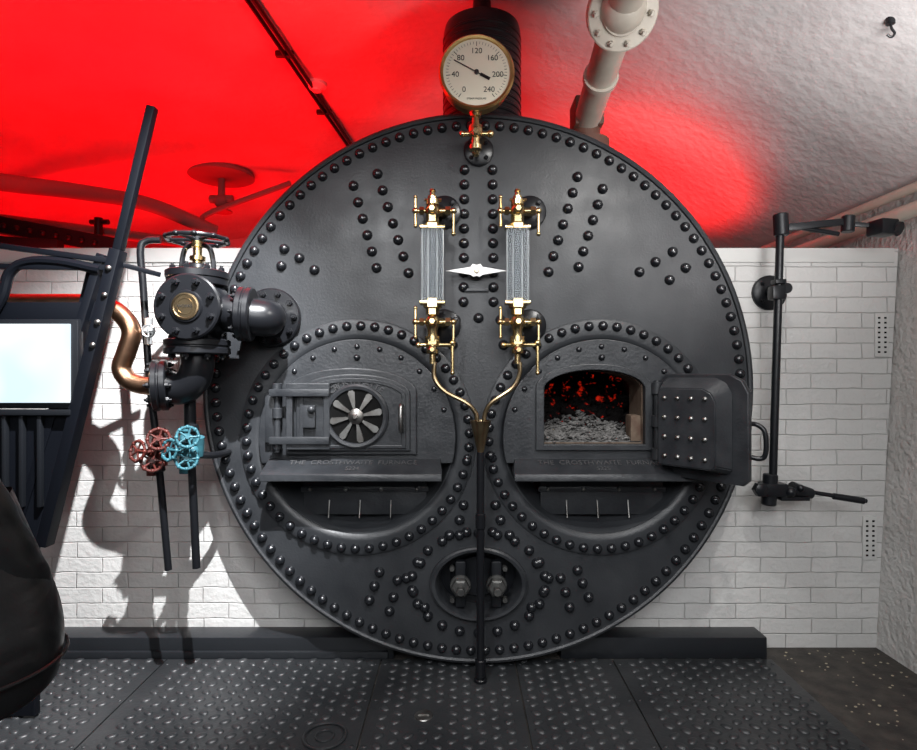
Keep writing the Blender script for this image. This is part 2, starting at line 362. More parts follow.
# ------------------------------------------------------------------ furnace fronts
def arch(u0,u1,v0,vs,vt,n=24):
    x0,x1=fx(u0),fx(u1);cx=(x0+x1)/2;a=(x1-x0)/2;zs=fz(vs);h=fz(vt)-zs
    return [(x0,fz(v0)),(x1,fz(v0))]+[(cx+a*math.cos(math.pi*i/n),zs+h*math.sin(math.pi*i/n)) for i in range(n+1)]
def segm(c,r,zcut,n=60):
    dz=zcut-c[1];a=math.asin(dz/r)
    return [(c[0]+r*math.cos(a+(math.pi-2*a)*i/n),c[1]+r*math.sin(a+(math.pi-2*a)*i/n)) for i in range(n+1)]
def furnace(par,c,uc,openf):
    zcut=fz(462)
    loops=[segm(c,.405,zcut)]
    op=arch(uc-58,uc+42,443,388,370)
    if openf: loops.append(op)
    shape('mouth_plate',loops,-.035,-.014,M_cast,par,.003)
    b=B('mouth_studs',M_riv,par)
    for i in range(11):
        a=math.radians(18+144*i/10);b.dome((c[0]+.375*math.cos(a),-.035,c[1]+.375*math.sin(a)),.011,.010)
    b.dome((c[0],-.035,c[1]+.33),.013,.018)
    b.done()
    x0=fx(uc-88);x1=fx(uc+84)
    bm=bmesh.new()
    prof=[(.0,fz(457)),(-.035,fz(457)),(-.10,CZ-.385),(-.118,CZ-.392),(-.118,CZ-.420),(-.108,CZ-.420),(-.09,CZ-.405),(.0,fz(470))]
    A=[bm.verts.new((x0+(.01 if k<2 else 0),y-.014,z)) for k,(y,z) in enumerate(prof)];Bv=[bm.verts.new((x1-(.01 if k<2 else 0),y-.014,z)) for k,(y,z) in enumerate(prof)]
    n=len(prof)
    for i in range(n): bm.faces.new((A[i],A[(i+1)%n],Bv[(i+1)%n],Bv[i]))
    bm.faces.new(A);bm.faces.new(Bv[::-1]);bmesh.ops.recalc_face_normals(bm,faces=bm.faces)
    bmesh.ops.bevel(bm,geom=bm.edges[:],offset=.002,segments=1,affect='EDGES')
    me=bpy.data.meshes.new('dead_plate');bm.to_mesh(me);bm.free();fin('dead_plate',me,M_cast,par)
    y1,z1=-.049,fz(457);y2,z2=-.114,CZ-.385
    ang=math.atan2(z1-z2,y1-y2)
    mx=lambda t:Matrix.Translation(((x0+x1)/2,y2+(y1-y2)*t-.001,z2+(z1-z2)*t+.001))@Matrix.Rotation(ang,4,'X')
    text('ledge_lettering','THE  CROSTHWAITE  FURNACE',.036,M_letter,par,mx(.66),.0025)
    text('ledge_number','5224' if not openf else '5225',.028,M_letter,par,mx(.22),.0025)
    b=B('ledge_gussets',M_dark,par)
    for uu in (uc-70,uc+66): b.box((fx(uu),-.05,fz(472)-.015),(.012,.08,.03),None,.002)
    b.done()
    b=B('ashpit_door',M_cast,par)
    b.box((c[0]+.02,.05,fz(499)),(.52,.012,.15),None,.003).box((c[0]+.02,.040,fz(491)),(.54,.012,.022),None,.003)
    b.done()
    b=B('ashpit_bolts',M_steel,par)
    for k in range(4): b.dome((c[0]-.21+.15*k,.034,fz(491)),.008,.008)
    for k in (-.13,.0,.13): b.cyl((c[0]+k,.04,fz(502)),(c[0]+k,.02,fz(519)),.003,seg=8)
    b.done()
FL=group('furnace_front',(Lc[0],0,Lc[1]))
furnace(FL,Lc,358,False)
shape('door_surround',[arch(289,417,453,392,368)],-.055,-.035,M_cast,FL,.005)
shape('door_panel',[arch(300,411,449,394,374)],-.070,-.055,M_cast,FL,.005)
shape('door_bead',[arch(304,407,446,395,378),arch(308,403,443,396,382)],-.078,-.070,M_cast,FL,.002)
shape('latch_box',[[(fx(292),fz(447)),(fx(334),fz(447)),(fx(334),fz(383)),(fx(292),fz(383))],[(fx(298),fz(441)),(fx(328),fz(441)),(fx(328),fz(389)),(fx(298),fz(389))]],-.092,-.070,M_cast,FL,.003)
b=B('hinge_straps',M_cast,FL)
for v in (392,438): b.box((fx(305),-.094,fz(v)),(.24,.016,.030),None,.004)
b.cyl((fx(282),-.07,fz(384)),(fx(282),-.07,fz(450)),.013,seg=14,bev=.002)
for v in (388,412,442): b.cyl((fx(282),-.07,fz(v+5)),(fx(282),-.07,fz(v-5)),.020,seg=14,bev=.002)
b.box((fx(274),-.045,fz(417)),(.04,.04,.20),None,.006)
b.sph((fx(317),-.10,fz(408)),.016).box((fx(314),-.085,fz(415)),(.05,.02,.09),None,.004)
b.done()
vx,vz=fx(359),fz(415)
b=B('air_register_recess',M_void,FL);b.cyl((vx,-.069,vz),(vx,-.079,vz),.108,seg=48);b.done()  # black disc behind the vanes; the recess darkness is in its colour
b=B('air_register_rim',M_cast,FL);b.lathe((vx,-.069,vz),(0,-1,0),[(.132,0),(.130,.014),(.122,.02),(.110,.018),(.106,.006),(.106,0)],56,True);b.done()
b=B('air_register_vanes',M_steel,FL)
for i in range(8):
    a=2*math.pi*(i+.25)/8;dirv=V(math.cos(a),0,math.sin(a));tn=V(-math.sin(a),0,math.cos(a))
    vs=[V(vx,-.088,vz)+dirv*r+tn*w for r,w in((.028,-.004),(.096,-.014),(.106,-.008),(.106,.008),(.096,.014),(.028,.004))]
    f=[b.bm.verts.new(v) for v in vs];k=[b.bm.verts.new(v+V(0,.008,0)) for v in vs]
    b.bm.faces.new(f);b.bm.faces.new(k[::-1])
    for j in range(6): b.bm.faces.new((f[j],f[(j+1)%6],k[(j+1)%6],k[j]))
b.lathe((vx,-.080,vz),(0,-1,0),[(.032,0),(.031,.012),(.022,.018),(0,.02)],24).lathe((vx,-.098,vz),(0,-1,0),[(.012,0),(.012,.012),(.008,.015)],6)
b.done()
b=B('door_handle',M_steel,FL)
hx,hz=fx(403),fz(416)
b.tube([(hx,-.07,hz+.045),(hx,-.105,hz+.05),(hx,-.118,hz+.02),(hx,-.118,hz-.02),(hx,-.105,hz-.05),(hx,-.07,hz-.045)],.009)
b.done()
s='CROSTHWAITE'
for i,ch in enumerate(s):
    a=math.radians(128-76*i/(len(s)-1));R=.152
    text('door_letter_%d'%i,ch,.036,M_letter,FL,Matrix.Translation((vx+R*math.cos(a)*1.05,-.0735,vz-.015+R*math.sin(a)))@RX@Matrix.Rotation(a-math.pi/2,4,'Z'),.003)
FR=group('furnace_front',(Rc[0],0,Rc[1]))
furnace(FR,Rc,599,True)
shape('opening_rim',[arch(534,648,449,388,364),arch(542,641,443,389,370)],-.050,-.035,M_cast,FR,.003)
shape('fire_throat',[arch(539,644,446,388,367),arch(543,640,442,389,371)],-.012,.16,M_rust,FR,0)
b=B('throat_block',M_rust,FR);b.box((fx(634),.02,fz(428)),(.045,.08,.11),None,.01);b.done()
b=B('ember_bed',M_ember,FR)
for i in range(420):
    t=random.random();y=.22+.38*t;x=Rc[0]-.015+random.uniform(-.24,.24);z=fz(436)-.03+.42*t*(.75+.5*random.random())*(.8)
    s=random.uniform(.014,.030)
    b.sph((x,y,z),s,random.uniform(.7,1.3),random.uniform(.7,1.2),random.uniform(.6,1),7,5,Matrix.Rotation(random.random()*3,3,'X'))
b.box((Rc[0],.64,fz(410)),(.60,.02,.42))
b.done(10)
b=B('ash_heap',M_ash,FR)
b.box((Rc[0]-.03,.12,fz(443)-.005),(.40,.26,.03))
for i in range(1700):
    y=random.uniform(-.01,.24);x=Rc[0]-.03+random.uniform(-.195,.195);z=fz(443)+.006+random.random()*(.02+.085*max(y,0)/.2*(1-abs(x-Rc[0]+.03)/.3))
    s=random.uniform(.004,.011)
    b.sph((x,y,z),s,random.uniform(.7,2.0),random.uniform(.7,1.2),random.uniform(.35,.8),6,4,Matrix.Rotation(random.uniform(-.7,.7),3,'Y'))
b.done(10)
hinge=V(fx(652),-.05,0)
W=.365;ang=math.radians(-50)
Rt=Matrix.Translation(hinge)@Matrix.Rotation(ang,4,'Z')
zc0,zc1=fz(472),fz(374)
def outl(x0,x1,z0,z1,c):
    return [(x0,z0),(x1-c*.3,z0),(x1,z0+c*.3),(x1,z1-c),(x1-c*.35,z1-c*.35),(x1-c,z1),(x0+c*.3,z1),(x0,z1-c*.3)]
shape('open_door_slab',[outl(.02,W,zc0,zc1,.07)],.0,.028,M_cast,FR,.004,Rt)
bm=bmesh.new()
o1=outl(.03,W-.055,zc0+.035,zc1-.012,.06);o2=outl(.05,W-.085,zc0+.055,zc1-.055,.05)
r1=[bm.verts.new((x,-.002,z)) for x,z in o1];r2=[bm.verts.new((x,-.075,z)) for x,z in o2]
for i in range(8): bm.faces.new((r1[i],r1[(i+1)%8],r2[(i+1)%8],r2[i]))
bm.faces.new(r2);bm.faces.new(r1[::-1]);bmesh.ops.recalc_face_normals(bm,faces=bm.faces)
bmesh.ops.bevel(bm,geom=bm.edges[:],offset=.004,segments=2,affect='EDGES')
me=bpy.data.meshes.new('open_door_baffle');bm.to_mesh(me);bm.free();me.transform(Rt);fin('open_door_baffle',me,M_cast,FR)
b=B('open_door_studs',M_steel,FR)
for i in range(4):
    for k in range(4):
        b.dome(Rt@V(.078+.054*i,-.075,zc0+.09+.075*k),.0095,.008,Rt.to_3x3()@V(0,-1,0),10)
b.done()
b=B('open_door_hinge',M_cast,FR)
b.cyl((hinge.x,-.055,fz(380)),(hinge.x,-.055,fz(462)),.013,seg=14,bev=.002)
for v in (388,420,452): b.cyl((hinge.x,-.055,fz(v+6)),(hinge.x,-.055,fz(v-6)),.022,seg=16,bev=.003)
b.done()
b=B('open_door_handle',M_valve,FR)
b.tube([Rt@V(*p) for p in ((W-.02,.02,zc0+.22),(W-.0,.05,zc0+.225),(W+.03,.06,zc0+.20),(W+.035,.06,zc0+.13),(W+.02,.055,zc0+.10),(W-.03,.03,zc0+.11))],.009)
b.done()
# ------------------------------------------------------------------ water gauges
def water_gauge(u):
    y=-.12
    def A(du,v,yy=y): return at(u+du,v,yy)
    g=group('water_level_gauge',A(0,270))
    b=B('mount_flanges',M_valve,g)
    for v in (213,326):
        p=A(12,v,0);b.lathe(p,(0,-1,0),[(.068,-.0),(.068,.016),(.062,.02),(0,.022)],32).bolts(p+V(0,-.02,0),(0,-1,0),.050,4,.010,.012,.5)
    b.done()
    b=B('brass_cocks',M_brass,g)
    for v,top in ((211,1),(322,0)):
        b.tube([A(12,v+2,-.02),A(9,v+1,-.07),A(0,v,-.12)],.020,14)
        c=A(0,v)
        b.sph(c,.030,1,1,1.05)
        b.cyl(A(-15,v),A(20,v),.009,seg=12);b.sph(A(-17,v),.013).sph(A(21,v),.013)
        b.lathe(A(13,v),(1,0,0),[(.018,0),(.018,.02)],6).lathe(A(-13,v),(1,0,0),[(.017,0),(.017,.018)],6)
        b.cyl(A(-17,v-13),A(-17,v+14),.006,seg=10).sph(A(-17,v-14),.008).sph(A(-17,v+15),.008)
        b.cyl(A(21,v-2),A(21,v+22),.006,seg=10).sph(A(21,v+23),.009)
    b.lathe(A(0,205),(0,0,1),[(.026,0),(.026,.02),(.019,.022),(.019,.034),(.012,.038),(.010,.05),(.014,.053),(.010,.062),(0,.064)],18)
    b.lathe(A(0,230),(0,0,1),[(.022,0),(.036,.003),(.036,.022),(.026,.03),(.024,.075)],6)
    b.cyl(A(-8,200),A(9,200),.006,seg=8)
    b.lathe(A(0,302),(0,0,-1),[(.034,-.012),(.036,0),(.036,.022),(.026,.028),(.026,.05)],6)
    b.lathe(A(0,326),(0,0,-1),[(.026,0),(.020,.015),(.020,.04),(.030,.042),(.030,.062),(.018,.064),(.018,.09),(.024,.092),(.024,.108),(.012,.112),(.012,.15)],18)
    b.lathe(A(0,340),(0,0,-1),[(.031,0),(.031,.018)],6)
    b.cyl(A(-12,345),A(22,345),.008,seg=10).sph(A(-14,345),.012)
    b.cyl(A(20,342),A(20,372),.007,seg=10).sph(A(20,373),.009).sph(A(20,343),.013)
    b.lathe(A(0,350),(0,-1,0),[(.015,0),(.015,.045),(.009,.05)],6)
    b.lathe(A(0,322),(0,-1,0),[(.018,0),(.018,.04),(.011,.048)],6).lathe(A(0,211),(0,-1,0),[(.018,0),(.018,.04),(.011,.048)],6)
    b.box(A(0,228),(.10,.055,.012),None,.003).box(A(0,303),(.10,.055,.014),None,.003)
    b.done()
    b=B('sight_tube',M_glass,g);b.lathe(A(0,302),(0,0,1),[(.015,0),(.015,.30),(.010,.30),(.010,0)],20,True);b.done()
    b=B('glass_guard',M_glass,g)
    m=A(0,265.5)
    b.box(m+V(0,-.030,0),(.084,.005,.285)).box(m+V(-.042,-.003,0),(.005,.048,.285)).box(m+V(.042,-.003,0),(.005,.048,.285));b.done()
    b=B('guard_frame',M_grey,g)
    for du in(-10.5,10.5): b.cyl(A(du,228),A(du,302),.0036,seg=8)
    for du in(-4.5,4.5): b.cyl(A(du,229,-.095),A(du,302,-.095),.0025,seg=6)
    b.done()
    return g
G1=water_gauge(432);G2=water_gauge(517)
DR=group('gauge_drain',at(480,560,-.1))
b=B('drain_tubes',M_bronze,DR)
b.tube([at(434,362,-.12),at(434,378,-.12),at(444,391,-.12),at(466,403,-.115),at(475,413,-.11),at(477,424,-.11)],.009,10)
b.tube([at(519,362,-.12),at(519,374,-.12),at(512,388,-.12),at(492,402,-.115),at(485,412,-.11),at(483,424,-.11)],.009,10);b.done()
b=B('funnel',M_bronze,DR)
p=at(480,452,-.11);h=.125
b.lathe(p,(0,0,1),[(.010,-.02),(.013,0),(.022,.04),(.040,h-.008),(.044,h),(.039,h),(.033,h-.015),(.010,.02)],28,True);b.done()
b=B('down_pipe',M_valve,DR);p2=V(p.x,p.y,.012)
b.cyl(p,p2,.0155,seg=18)
b.cyl(V(p.x,p.y,.03),V(p.x,p.y,.10),.021,seg=18,bev=.003).cyl(V(p.x,p.y,.0115),V(p.x,p.y,.026),.026,seg=18,bev=.003).cyl(V(p.x,p.y,.62),V(p.x,p.y,.68),.020,seg=18,bev=.003)
b.cyl(V(p.x,p.y,.50),V(p.x,0,.50),.008,seg=10).cyl(V(p.x,p.y,.15),V(p.x,0,.15),.008,seg=10);b.done()
WP=group('water_level_pointer',at(476,271,-.06))
c=at(476,271,-.06)
pts=[(-31,0),(-12,3),(-6,4),(-4,7),(0,6),(4,7),(6,4),(12,3),(31,0),(12,-3),(6,-4),(3,-6),(0,-5),(-3,-6),(-6,-4),(-12,-3)]
shape('pointer',[[(c.x+a/246,c.z+bz/246) for a,bz in pts][::-1]],-.066,-.054,M_white,WP,.0015)
b=B('pointer_stud',M_brass,WP);b.cyl((c.x,-.078,c.z),(c.x,0.0,c.z),.009,seg=14,bev=.002);b.done()
b=B('pointer_bracket',M_cast,WP);b.cyl((c.x,-.02,c.z),(c.x,0.0,c.z),.03,seg=20,bev=.004);b.box((c.x,-.008,c.z-.07),(.10,.012,.014),None,.003);b.done()
# ------------------------------------------------------------------ pressure gauge
PG=group('pressure_gauge',at(476,73,-.15))
y=-.15;sc_=F/(D+y);c=at(476,73,y);R=35.5/sc_
b=B('brass_case',M_bezel,PG)
b.lathe(c,(0,-1,0),[(R*.8,-.075),(R*.97,-.07),(R*.97,-.01),(R*1.06,-.006),(R*1.07,.006),(R*1.02,.014),(R*.95,.012),(R*.93,.002),(R*.93,-.01)],72,False)
b.done()
b=B('dial',M_cream,PG);b.cyl(c+V(0,-.001,0),c+V(0,-.005,0),R*.94,seg=64);b.done()
b=B('dial_marks',M_ink,PG)
def ga(val): return math.radians(234-288*val/240)
for i in range(49):
    a=ga(i*5);big=(i%8==0)
    d=V(math.cos(a),0,math.sin(a));r0=R*(.74 if big else .79);r1=R*.86
    b.beam(c+d*r0+V(0,-.0062,0),c+d*r1+V(0,-.0062,0),.0022 if big else .0012,.001,0)
b.done()
for k in range(7):
    a=ga(k*40);text('dial_number_%d'%k,str(k*40),.030,M_ink,PG,Matrix.Translation(c+V(math.cos(a)*R*.60,-.006,math.sin(a)*R*.60))@RX,.0004)
text('dial_caption','STEAM PRESSURE',.010,M_ink,PG,Matrix.Translation(c+V(0,-.006,-R*.74))@RX,.0003)
b=B('needle',M_ink,PG)
a=math.radians(152);d=V(math.cos(a),0,math.sin(a))
b.beam(c+V(0,-.009,0)-d*R*.38,c+V(0,-.009,0)+d*R*.72,.0035,.0015,0).beam(c+V(0,-.009,0)-d*R*.42,c+V(0,-.009,0)-d*R*.12,.012,.0015,0)
b.cyl(c+V(0,-.005,0),c+V(0,-.013,0),.009,seg=16);b.done()
b=B('siphon_cock',M_brass,PG)
b.lathe(at(475,112,-.12),(0,0,-1),[(.014,-.05),(.014,0),(.022,.002),(.022,.02),(.014,.024),(.016,.05),(.026,.055),(.030,.075),(.026,.095),(.018,.10),(.018,.13),(.026,.133),(.026,.15),(.014,.155)],20)
b.lathe(at(475,112,-.12)+V(0,0,.012),(0,0,-1),[(.024,0),(.024,.018)],6)
b.cyl(at(463,134,-.12),at(489,134,-.12),.010,seg=12,bev=.002).sph(at(462,134,-.12),.013).sph(at(490,134,-.12),.015)
b.tube([at(475,144,-.12),at(475,153,-.10),at(476,152,-.02)],.015,12)
b.lathe(at(475,134,-.12),(0,-1,0),[(.020,0),(.020,.03),(.012,.036)],6)
b.done()
b=B('cock_flange',M_valve,PG);p=at(478,152,0);b.lathe(p,(0,-1,0),[(.062,-.0),(.062,.014),(.056,.018),(0,.02)],32).bolts(p+V(0,-.018,0),(0,-1,0),.044,4,.009,.01,.5);b.done()
# safety valve column behind
SV=group('safety_valve_column',at(482,60,.2))
ctr=at(482,60,.22);x=ctr.x;zb=bcz+1.148
b=B('column',M_valve,SV)
pr=[(.205,-.0),(.205,.03),(.178,.035)]
z=.035
while z<.47:
    pr+=[(.178,z),(.182,z+.004),(.182,z+.012),(.178,z+.016)];z+=.034
pr+=[(.178,.485),(.172,.510),(.13,.530),(.075,.535),(.06,.545),(.06,.585),(.045,.59),(.04,.66)]
b.lathe((x,.28,zb),(0,0,1),pr,56)
b.tor((x,.28,zb+.57),(0,0,1),.064,.010,40,8);b.done()
# ------------------------------------------------------------------ steam stop valve (left)
SVv=group('steam_stop_valve',at(200,310,-.25))
y=-.25
c=at(200,310,y);k=F/(D+y)
b=B('valve_body',M_valve,SVv)
b.sph(c+V(0,.02,0),.108,1,1,1.1,28,18)
b.cyl(c,c+V(0,-.085,0),.095,seg=32)
b.lathe(c+V(0,-.085,0),(0,-1,0),[(.117,0),(.119,.004),(.119,.022),(.113,.027),(.06,.027),(.055,.034),(0,.034)],40)
b.bolts(c+V(0,-.112,0),(0,-1,0),.093,8,.013,.014,.5)
b.cyl(c+V(0,.02,.08),c+V(0,.02,.125),.07,seg=28)
t=c+V(-.02,.02,.12)
b.lathe(t,(0,0,1),[(.105,-.03),(.108,-.026),(.108,-.004),(.112,0),(.112,.022),(.106,.026),(.045,.026),(.040,.05),(.030,.055)],36)
b.bolts(t+V(0,0,.026),(0,0,1),.09,8,.012,.014)
for s in (-1,1): b.tube([t+V(s*.062,0,.02),t+V(s*.058,0,.07),t+V(s*.045,0,.115),t+V(s*.012,0,.130)],.0095,10)
w=t+V(0,0,.148);b.wheel(w,(0,0,1),.105,.009,5)
for i in range(10):
    a=2*math.pi*i/10;b.sph(w+V(.105*math.cos(a),.105*math.sin(a),0),.0145,1,1,.8,10,6)
b.cyl(t+V(0,0,.03),w+V(0,0,.03),.010,seg=12)
l=c+V(-.02,.02,-.11)
b.cyl(c+V(-.01,.02,-.05),l+V(0,0,-.04),.075,seg=28)
b.lathe(l+V(0,0,-.055),(0,0,1),[(.112,0),(.117,.004),(.117,.022),(.112,.026),(.112,.030),(.117,.034),(.117,.052),(.112,.056)],36)
b.bolts(l+V(0,0,0),(0,0,1),.094,8,.012,.013).bolts(l+V(0,0,-.055),(0,0,-1),.094,8,.012,.013)
e=at(163,385,y+.02)
b.tube([l+V(0,0,-.05),l+V(0,0,-.10),l+V(-.02,0,-.155),l+V(-.065,0,-.185),e+V(.0,0,0)],.060,24)
b.lathe(e+V(.018,0,0),(-1,-.35,-.05),[(.092,0),(.096,.004),(.096,.020),(.092,.024),(.092,.028),(.096,.032),(.096,.048),(.09,.052),(.04,.054)],36)
b.bolts(e+V(.018,0,0),(1,.35,0),.076,8,.011,.012).bolts(e+V(-.034,-.015,0),(-1,-.35,0),.076,8,.011,.012)
fl=at(272,318,0)
b.tube([c+V(.06,.02,-.005),c+V(.16,.03,-.02),c+V(.23,.06,-.025),V(fl.x-.02,-.11,fl.z),V(fl.x,-.03,fl.z)],.070,24)
b.lathe(c+V(.135,.022,-.012),(1,.12,-.05),[(.098,0),(.102,.004),(.102,.020),(.098,.024),(.098,.028),(.102,.032),(.102,.048),(.098,.052)],36)
b.bolts(c+V(.135,.022,-.012),(-1,-.12,.05),.084,8,.011,.012)
b.lathe(fl,(0,-1,0),[(.120,-.0),(.122,.02),(.116,.026),(0,.028)],40).bolts(fl+V(0,-.026,0),(0,-1,0),.098,10,.013,.014)
b.done()
b=B('stuffing_gland',M_brass,SVv)
b.lathe(t+V(0,0,.035),(0,0,1),[(.028,0),(.030,.01),(.018,.014),(.018,.03),(.028,.033),(.028,.048),(.016,.052),(.016,.08),(.022,.084),(.022,.105)],18)
b.done()
b=B('maker_plate',M_bronze,SVv);b.lathe(c+V(0,-.119,0),(0,-1,0),[(.048,0),(.048,.004),(.042,.005),(.040,.003),(0,.003)],32).tor(c+V(0,-.1225,0),(0,-1,0),.028,.0015,32,6);b.done()
text('maker_lettering','WORKS',.015,M_ink,SVv,Matrix.Translation(c+V(0,-.1235,0))@RX,.0006)
CP=group('copper_pipe',at(120,330,y))
b=B('pipe',M_copper,CP)
b.tube([at(-30,302,y+.02),at(24,303,y+.02),at(80,303,y+.02),at(104,305,y+.02),at(122,316,y+.02),at(131,332,y+.02),at(126,352,y+.02),at(121,368,y+.02),at(128,380,y+.02),at(141,385,y+.02),at(152,386,y+.02)],.034,20)
b.done()
b=B('pipe_clamp',M_frame,CP);b.lathe(at(100,304,y+.02),(1,0,0),[(.044,0),(.044,.03)],20);b.done()
def small_valve(nm,cs,m,stemdir):
    g=group(nm,cs[0]);b=B('body_and_wheels',m,g)
    for i,p in enumerate(cs):
        dv=V(-.45 if i%2 else .5,-1,.2);RR=.037
        b.wheel(p,dv,RR,.0052,5)
        for j in range(8):
            a=2*math.pi*j/8;b.sph(p+frame(dv)@V(RR*math.cos(a),RR*math.sin(a),0),.008,1,1,1,8,6)
        n=-dv.normalized();b.cyl(p,p+n*.09,.010,seg=12);b.sph(p+n*.10,.026,1,1,1.2).lathe(p+n*.05,n,[(.020,0),(.020,.02)],6)
        b.lathe(p+n*.10+V(0,0,-.05),(0,0,1),[(.024,0),(.024,.016),(.018,.018),(.018,.08),(.024,.082),(.024,.10)],12)
    b.cyl(cs[0]+V(0,.1,-.01),cs[-1]+V(0,.1,0),.018,seg=12)
    b.done();return g
yr=-.28
small_valve('red_drain_valve',[at(158,439,yr),at(137,451,yr),at(152,461,yr+.02)],M_redv,0)
small_valve('teal_drain_valve',[at(187,437,yr),at(169,450,yr),at(186,459,yr+.02)],M_teal,0)
RD=group('drain_pipework',at(170,480,-.19))
b=B('pipes',M_valve,RD)
b.tube([at(160,240,-.16),at(146,241,-.17),at(140,250,-.18),at(143,290,-.18),at(149,380,-.18),at(157,450,-.18),at(168,570,-.18)],.0135,12,8,True)
b.cyl(at(189,385,-.18),at(190,440,-.18),.022,seg=14).cyl(at(190,440,-.18),at(196,568,-.18),.015,seg=14)
b.cyl(at(168,452,-.18),at(192,452,-.18),.018,seg=12)
b.cyl(at(189,425,-.18),at(190,432,-.18),.032,seg=14,bev=.003).cyl(at(157,465,-.18),at(158,472,-.18),.026,seg=14,bev=.003)
b.tube([at(192,455,-.18),at(215,455,-.10),at(228,452,.0)],.014,10)
b.done()
b=B('test_cock',M_grey,RD);b.cyl(at(148,318,-.2),at(148,345,-.2),.014,seg=14,bev=.003).sph(at(148,331,-.2),.022).cyl(at(148,331,-.2),at(148,331,-.26),.009).wheel(at(148,331,-.26),(0,-1,0),.022,.004,4);b.done()
# ------------------------------------------------------------------ kiosk (left)
KI=group('information_kiosk',at(60,400,-.35))
yk=-.36
b=B('raking_frame',M_frame,KI)
b.beam(at(152,107,yk),at(118,250,yk),.030,.03,.003);b.beam(at(118,250,yk),at(44,545,yk),.040,.05,.004)
b.beam(at(104,255,yk+.02),at(20,530,yk+.02),.03,.05,.003)
b.beam(at(98,268,yk+.06),at(32,545,yk+.06),.070,.02,.002)
for v,v2 in((242,262),(266,268)): b.beam(at(-30,v,yk),at(116 if v>250 else 118,v2,yk),.020,.02,.003)
b.beam(at(112,262,yk),at(160,275,yk+.1),.018,.018,.003)
b.tube([at(-10,316,yk),at(2,296,yk),at(10,272,yk),at(28,262,yk),at(60,262,yk),at(100,270,yk)],.018,10)
b.beam(at(-30,312,yk+.03),at(100,312,yk+.03),.07,.02,.003)
b.done()
b=B('bolts',M_steel,KI)
for u,v in ((104,295),(97,322),(108,268),(92,345)): b.dome(at(u,v,yk-.028),.010,.008)
b.done()
a_=at(-25,324,yk);b_=at(77,324,yk);zt=a_.z;zb2=at(0,404,yk).z
b=B('screen_bezel',M_dark,KI);b.box(((a_.x+b_.x)/2,yk-.005,(zt+zb2)/2),(b_.x-a_.x+.03,.03,zt-zb2+.03),None,.004);b.done()
b=B('screen',M_screen,KI);b.box(((a_.x+b_.x)/2-.006,yk-.026,(zt+zb2)/2+.002),(b_.x-a_.x-.006,.010,zt-zb2-.008),None,.001);b.done()
p0=at(-25,412,yk)
bmv=[(p0.x,p0.z),(at(68,412,yk).x,p0.z),(at(34,545,yk).x,at(0,545,yk).z),(at(34,545,yk).x,.02),(p0.x,.02)]
shape('lower_panel',[bmv],yk,yk+.03,M_frame,KI,.003)
b=B('panel_ribs',M_dark,KI)
for u in (5,22,40):
    t0=at(u,416,yk-.012);b.box((t0.x,t0.y,t0.z-.16),(.014,.02,.32),None,.003)
b.box((at(20,0,yk).x,yk-.01,at(0,412,yk).z),(at(80,0,yk).x-at(-30,0,yk).x,.04,.02),None,.003);b.done()
# ------------------------------------------------------------------ wall swing bracket (right)
BR=group('wall_swing_bracket',at(776,350,.06))
yb=.06
b=B('upright_and_arms',M_dark,BR)
b.cyl(at(780,222,yb),at(772,490,yb),.0165,seg=16)
b.cyl(at(781,236,yb),at(780,214,yb),.030,seg=18,bev=.004)
b.beam(at(782,228,yb),at(842,222,yb-.02),.028,.02,.003)
b.cyl(at(790,226,yb),at(838,234,yb),.010,seg=10)
b.cyl(at(848,216,yb-.02),at(847,232,yb-.02),.026,seg=16,bev=.003)
b.beam(at(848,224,yb-.02),at(880,226,yb-.05),.018,.016,.002)
p=at(768,293,.2);b.lathe(p,(0,-1,0),[(.078,0),(.078,.012),(.068,.02),(.03,.024),(.025,.10),(.022,.15)],28).bolts(p+V(0,-.018,0),(0,-1,0),.055,4,.010,.01,.5)
b.box(at(776,293,yb),(.055,.05,.06),None,.008).box(at(778,282,yb-.01),(.045,.045,.02),None,.004)
b.box(at(772,489,yb),(.10,.07,.055),None,.008).lathe(at(758,489,yb-.02),(0,-1,0),[(.03,0),(.03,.03),(.02,.035)],6)
b.cyl(at(768,505,yb),at(770,474,yb),.030,seg=18,bev=.004)
b.cyl(at(790,489,yb),at(812,494,yb),.034,.022,seg=18,bev=.004)
b.cyl(at(772,496,yb),at(772,496,.2),.02,seg=14)
b.cyl(at(810,492,yb),at(866,501,yb-.03),.009,seg=12)
b.cyl(at(832,496,yb-.01),at(864,501,yb-.03),.014,seg=14,bev=.003)
b.sph(at(790,492,yb-.03),.022).sph(at(800,488,yb-.03),.016)
b.box(at(792,498,yb),(.12,.05,.016),None,.003)
b.done()
b=B('spot_lamp_head',M_dark,BR)
b.box(at(882,228,yb-.06),(.085,.08,.065),Matrix.Rotation(.2,3,'Z'),.010).cyl(at(893,228,yb-.07),at(899,229,yb-.09),.028,.03,seg=18)
b.done()
def vent(u,v,nr):
    g=group('air_vent',at(u,v,.195));p=at(u,v,.196)
    b=B('plate',M_coping,g);b.box(p,(.062,.008,.022*nr+.02),None,.002);b.done()
    b=B('slots',M_void,g)  # black blocks on the plate, hole darkness given by colour
    for i in range(nr):
        for s in(-.014,.014): b.box(p+V(s,-.0045,(i-(nr-1)/2)*.022),(.010,.003,.008))
    b.done()
vent(881,335,8);vent(869,538,8)
